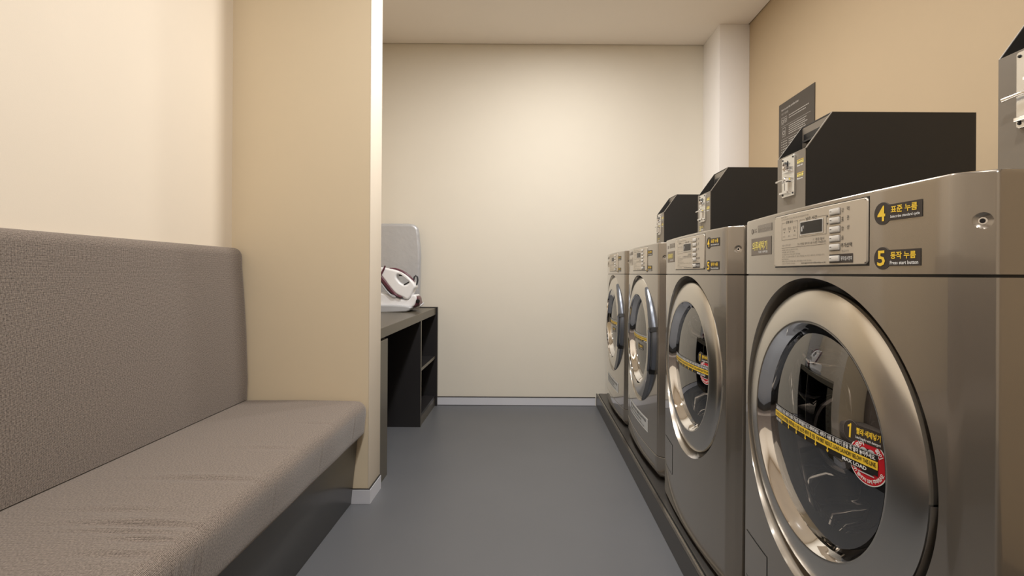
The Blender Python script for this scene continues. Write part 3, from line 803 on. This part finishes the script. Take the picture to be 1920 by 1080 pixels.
# ------------------------------------------------------------------ wall poster
b = MB(); X = XR; y0, y1, z0, z1 = 2.935, 2.570, 1.37, EYE+.9696
b.box(X-.004, X, y1, y0, z0, z1, 'poster')
fl = lambda y, z, l: (X-.004-l, y, z); L = .0004; H = z1
write(b, 'How to use the tumble dryer', y0-.030, H-.048, .185, .016, fl, 'postink', L, .02); write(b, '건조기 이용방법', y0-.030, H-.068, .075, .012, fl, 'postink', L)
for z in (.134, .207, .30): patch(b, y0-.03, y0-.33, H-z, H-z+.0014, fl, 'postink', L)
for z, w_ in [(.088, .22), (.101, .19), (.146, .20), (.157, .18), (.168, .19), (.179, .17), (.190, .18), (.219, .16), (.230, .15), (.241, .16)]:
    x = 0
    while x < w_:
        d_ = random.choice((.010, .014, .02)); patch(b, y0-.112-x*.9, y0-.112-(x+d_)*.9, H-z-.0015, H-z+.0025, fl, 'postink', L); x += d_+.0035
for (yc, zc, s) in ((y0-.044, H-.102, .014), (y0-.078, H-.100, .012), (y0-.058, H-.168, .018)):
    for (a, b_, c, d_) in ((s, -s, -1.3*s, -1.3*s+.002), (s, -s, 1.3*s, 1.3*s+.002), (s, s-.002, -1.3*s, 1.3*s), (-s+.002, -s, -1.3*s, 1.3*s)): patch(b, yc+a, yc+b_, zc+c, zc+d_, fl, 'postink', L)
    disc(b, yc, zc-.002, s*.72, fl, 'postink', L, 24, inner=s*.5)
for r_ in range(7):
    for c_ in range(4): patch(b, y0-.032-c_*.017, y0-.043-c_*.017, H-.222-r_*.014, H-.222-r_*.014+.0045, fl, 'postink', L)
tag(b.build('wall_poster', recalc=False), 'dark brown instruction poster with pale print on the right wall', 'poster')

# ------------------------------------------------------------------ desk
desk = thing('desk', (0, 0, 0), 'dark laminate built-in desk with open shelves behind the partition', 'desk')
DX = -.650; DT = EYE-.2465; DU = DT-.047
b = MB(); b.box(XL+.002, DX, PY1+.003, YB-.034, DU, DT, 'desk'); b.build('desk_top', desk, bevel=.0015, seg=1)
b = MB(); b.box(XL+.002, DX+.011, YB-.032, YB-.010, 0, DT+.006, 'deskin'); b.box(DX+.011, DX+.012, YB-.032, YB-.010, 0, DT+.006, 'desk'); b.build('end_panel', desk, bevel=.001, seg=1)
b = MB(); b.box(XL+.002, DX-.001, 3.120, 3.142, 0, DU, 'deskin'); b.box(DX-.0012, DX-.0002, 3.120, 3.142, 0, DU, 'desk'); b.build('side_panel', desk)
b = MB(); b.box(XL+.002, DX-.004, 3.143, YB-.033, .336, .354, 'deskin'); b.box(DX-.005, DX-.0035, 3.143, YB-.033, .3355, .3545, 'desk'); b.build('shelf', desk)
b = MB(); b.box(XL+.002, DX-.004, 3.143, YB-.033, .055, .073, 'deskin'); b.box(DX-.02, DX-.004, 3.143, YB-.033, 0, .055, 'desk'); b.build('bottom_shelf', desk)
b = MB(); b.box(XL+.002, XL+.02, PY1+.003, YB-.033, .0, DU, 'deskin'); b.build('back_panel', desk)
b = MB(); b.box(XL+.022, DX-.001, PY1+.003, 2.385, 0, DU-.012, 'desk'); b.box(XL+.03, DX-.012, PY1+.008, 2.38, DU-.012, DU, 'dark'); b.build('pedestal', desk, bevel=.001, seg=1)

# ------------------------------------------------------------------ ironing board
def from2d(name, parent, splines, y, depth, bev, m, segs=4, lean=0.0):
    cu = bpy.data.curves.new(name, 'CURVE'); cu.dimensions = '2D'; cu.fill_mode = 'BOTH'; cu.extrude = depth/2-bev; cu.bevel_depth = bev; cu.offset = -bev; cu.bevel_resolution = segs; cu.resolution_u = 10
    for pts in splines:
        s = cu.splines.new('BEZIER'); s.bezier_points.add(len(pts)-1); s.use_cyclic_u = True
        for bpt, p in zip(s.bezier_points, pts):
            bpt.co = (p[0], p[1], 0); bpt.handle_left_type = bpt.handle_right_type = 'VECTOR' if len(p) > 2 else 'AUTO'
    ob = bpy.data.objects.new('t', cu); me = bpy.data.meshes.new_from_object(ob); bpy.data.objects.remove(ob)
    me.transform(Matrix.Translation((0, y, 0)) @ Matrix.Rotation(PI/2, 4, 'X') @ Matrix.Rotation(-lean, 4, 'X'))
    me.materials.clear(); me.materials.append(M[m]); me.shade_smooth(); me.set_sharp_from_angle(angle=math.radians(40))
    o = bpy.data.objects.new(name, me); C.objects.link(o)
    if parent: o.parent = parent
    return o
ib = thing('ironing_board', (0, 0, 0), 'silver grey padded ironing board standing upright on the desk behind the iron', 'ironing board')
xr, xl, zt, zb = -.752, -1.10, 1.284, DT+.012
xr2 = -.757
outl = [(xr2-.10, zt, 1), (xr2-.075, zt-.001), (xr2-.045, zt-.006), (xr2-.018, zt-.025), (xr2-.006, zt-.06), (xr2-.001, zt-.11), (xr+.002, zt-.2), (xr+.002, zb+.25), (xr-.002, zb+.1), (xr-.004, zb+.02), (xr-.02, zb), (xl+.02, zb), (xl, zb+.03), (xl, zb+.2), (xl+.003, zt-.12), (xl+.008, zt-.06), (xl+.025, zt-.02), (xl+.06, zt-.002), (xl+.1, zt, 1)]
from2d('padded_cover', ib, [outl], 3.585, .042, .019, 'boardcloth', 6)
b = MB()
for x in (-.83, -1.03): b.tube([(x, 3.585, DT), (x, 3.585, DT+.03)], .009, 'irongrey', 12)
b.tube([(-.83, 3.585, DT+.006), (-1.03, 3.585, DT+.006)], .006, 'irongrey', 12); b.build('foot_bar', ib)

# ------------------------------------------------------------------ steam station and iron
S = .00344/4.906; YI = 3.30
def pz(x, y): return (-.990/1*0+((700+x/4.906)-990)*.00344, EYE-((400+y/4.906)-513)*.00344+.0035)
def P2(lst): return [pz(*p[:2])+tuple(p[2:]) for p in lst]
ss = thing('steam_station', (0, 0, 0), 'white steam generator base standing on the desk under the iron', 'steam station')
def shift(pts, dx=0, dz=0): return [(p[0]+dx, p[1]+dz)+tuple(p[2:]) for p in pts]
from2d('housing', ss, [P2([(-90, 735), (-60, 728), (65, 738), (150, 752), (235, 778), (320, 800), (350, 792), (375, 762), (400, 756), (416, 775), (412, 820), (385, 866), (330, 872), (-60, 872), (-90, 850)])], YI, .13, .012, 'ironwhite', 5)
from2d('base_tray', ss, [P2([(-80, 868), (380, 868), (375, 885), (350, 902), (300, 908), (-60, 908), (-85, 890)])], YI, .21, .008, 'irongrey', 3)
from2d('water_tank', ss, [P2([(384, 772), (405, 766), (428, 782), (436, 815), (440, 842), (420, 858), (384, 868)])], YI, .11, .014, 'ironpurple', 4)
b = MB(); b.tube([(*(lambda q: (q[0], YI, q[1]))(pz(x, y)),) for x, y in ((368, 888), (395, 880), (425, 866), (450, 850), (466, 834))], [.005, .007, .007, .006, .004], 'ironwhite', 12)
b.build('carry_lip', ss)
b = MB(); b.lathe([(.0001, -.004), (.012, -.003), (.014, .004)], *pz(428, 815)[:1], YI-.056, pz(428, 815)[1], 'black', 24, 'y'); b.build('dial', ss, recalc=False)
for x in (-.95, -.78):
    b = MB(); b.box(x-.012, x+.012, YI-.09, YI+.09, DT, DT+.008, 'black'); b.build('foot', ss)
ir = thing('steam_iron', (0, 0, 0), 'white and burgundy steam iron lying tilted on its steam base', 'iron')
YF = YI-.034
from2d('body', ir, [P2([(40, 520), (90, 510), (160, 520), (230, 535), (300, 566), (360, 612), (400, 655), (412, 685), (395, 715), (360, 785), (340, 798), (300, 780), (240, 752), (180, 690), (120, 610), (75, 560)]),
                    P2([(240, 590), (262, 572), (300, 592), (340, 626), (352, 645), (318, 668), (290, 658), (258, 630)])], YF, .085, .012, 'ironwhite', 5)
from2d('soleplate_band', ir, [P2([(30, 520), (62, 522), (100, 575), (160, 650), (215, 718), (250, 758), (290, 778), (240, 768), (190, 735), (130, 668), (80, 600), (40, 550)])], YF, .096, .006, 'ironpurple', 3)
from2d('soleplate', ir, [P2([(20, 530), (36, 540), (78, 605), (128, 676), (186, 745), (236, 778), (215, 782), (170, 752), (110, 680), (60, 610), (22, 556)])], YF, .09, .004, 'irongrey', 2)
g3 = lambda pts, y: [(pz(a, c)[0], y, pz(a, c)[1]) for a, c in pts]
b = MB(); b.tube(g3([(165, 518), (215, 524), (262, 540), (305, 562), (345, 592), (380, 630), (392, 650)], YF-.002), [.004, .007, .008, .008, .008, .007, .004], 'ironpurple', 14); b.build('handle_trim', ir)
b = MB(); b.tube(g3([(382, 628), (388, 598), (402, 584), (416, 596), (420, 625), (414, 655), (406, 672)], YF), .0055, 'rubber', 12); b.build('cord', ir)
b = MB(); b.tube(g3([(96, 592), (112, 560), (130, 525), (142, 496)], YF-.046), [.005, .006, .006, .005], 'ironpurple', 12); b.build('lock_clip', ir)
b = MB(); b.box(pz(258, 0)[0], pz(292, 0)[0], YF-.03, YF+.03, pz(0, 590)[1], pz(0, 576)[1], 'black'); b.build('steam_trigger', ir, bevel=.002)
b = MB(); b.tube(g3([(308, 668), (352, 642)], YF-.036), .004, 'black', 8); b.build('temperature_slider', ir)
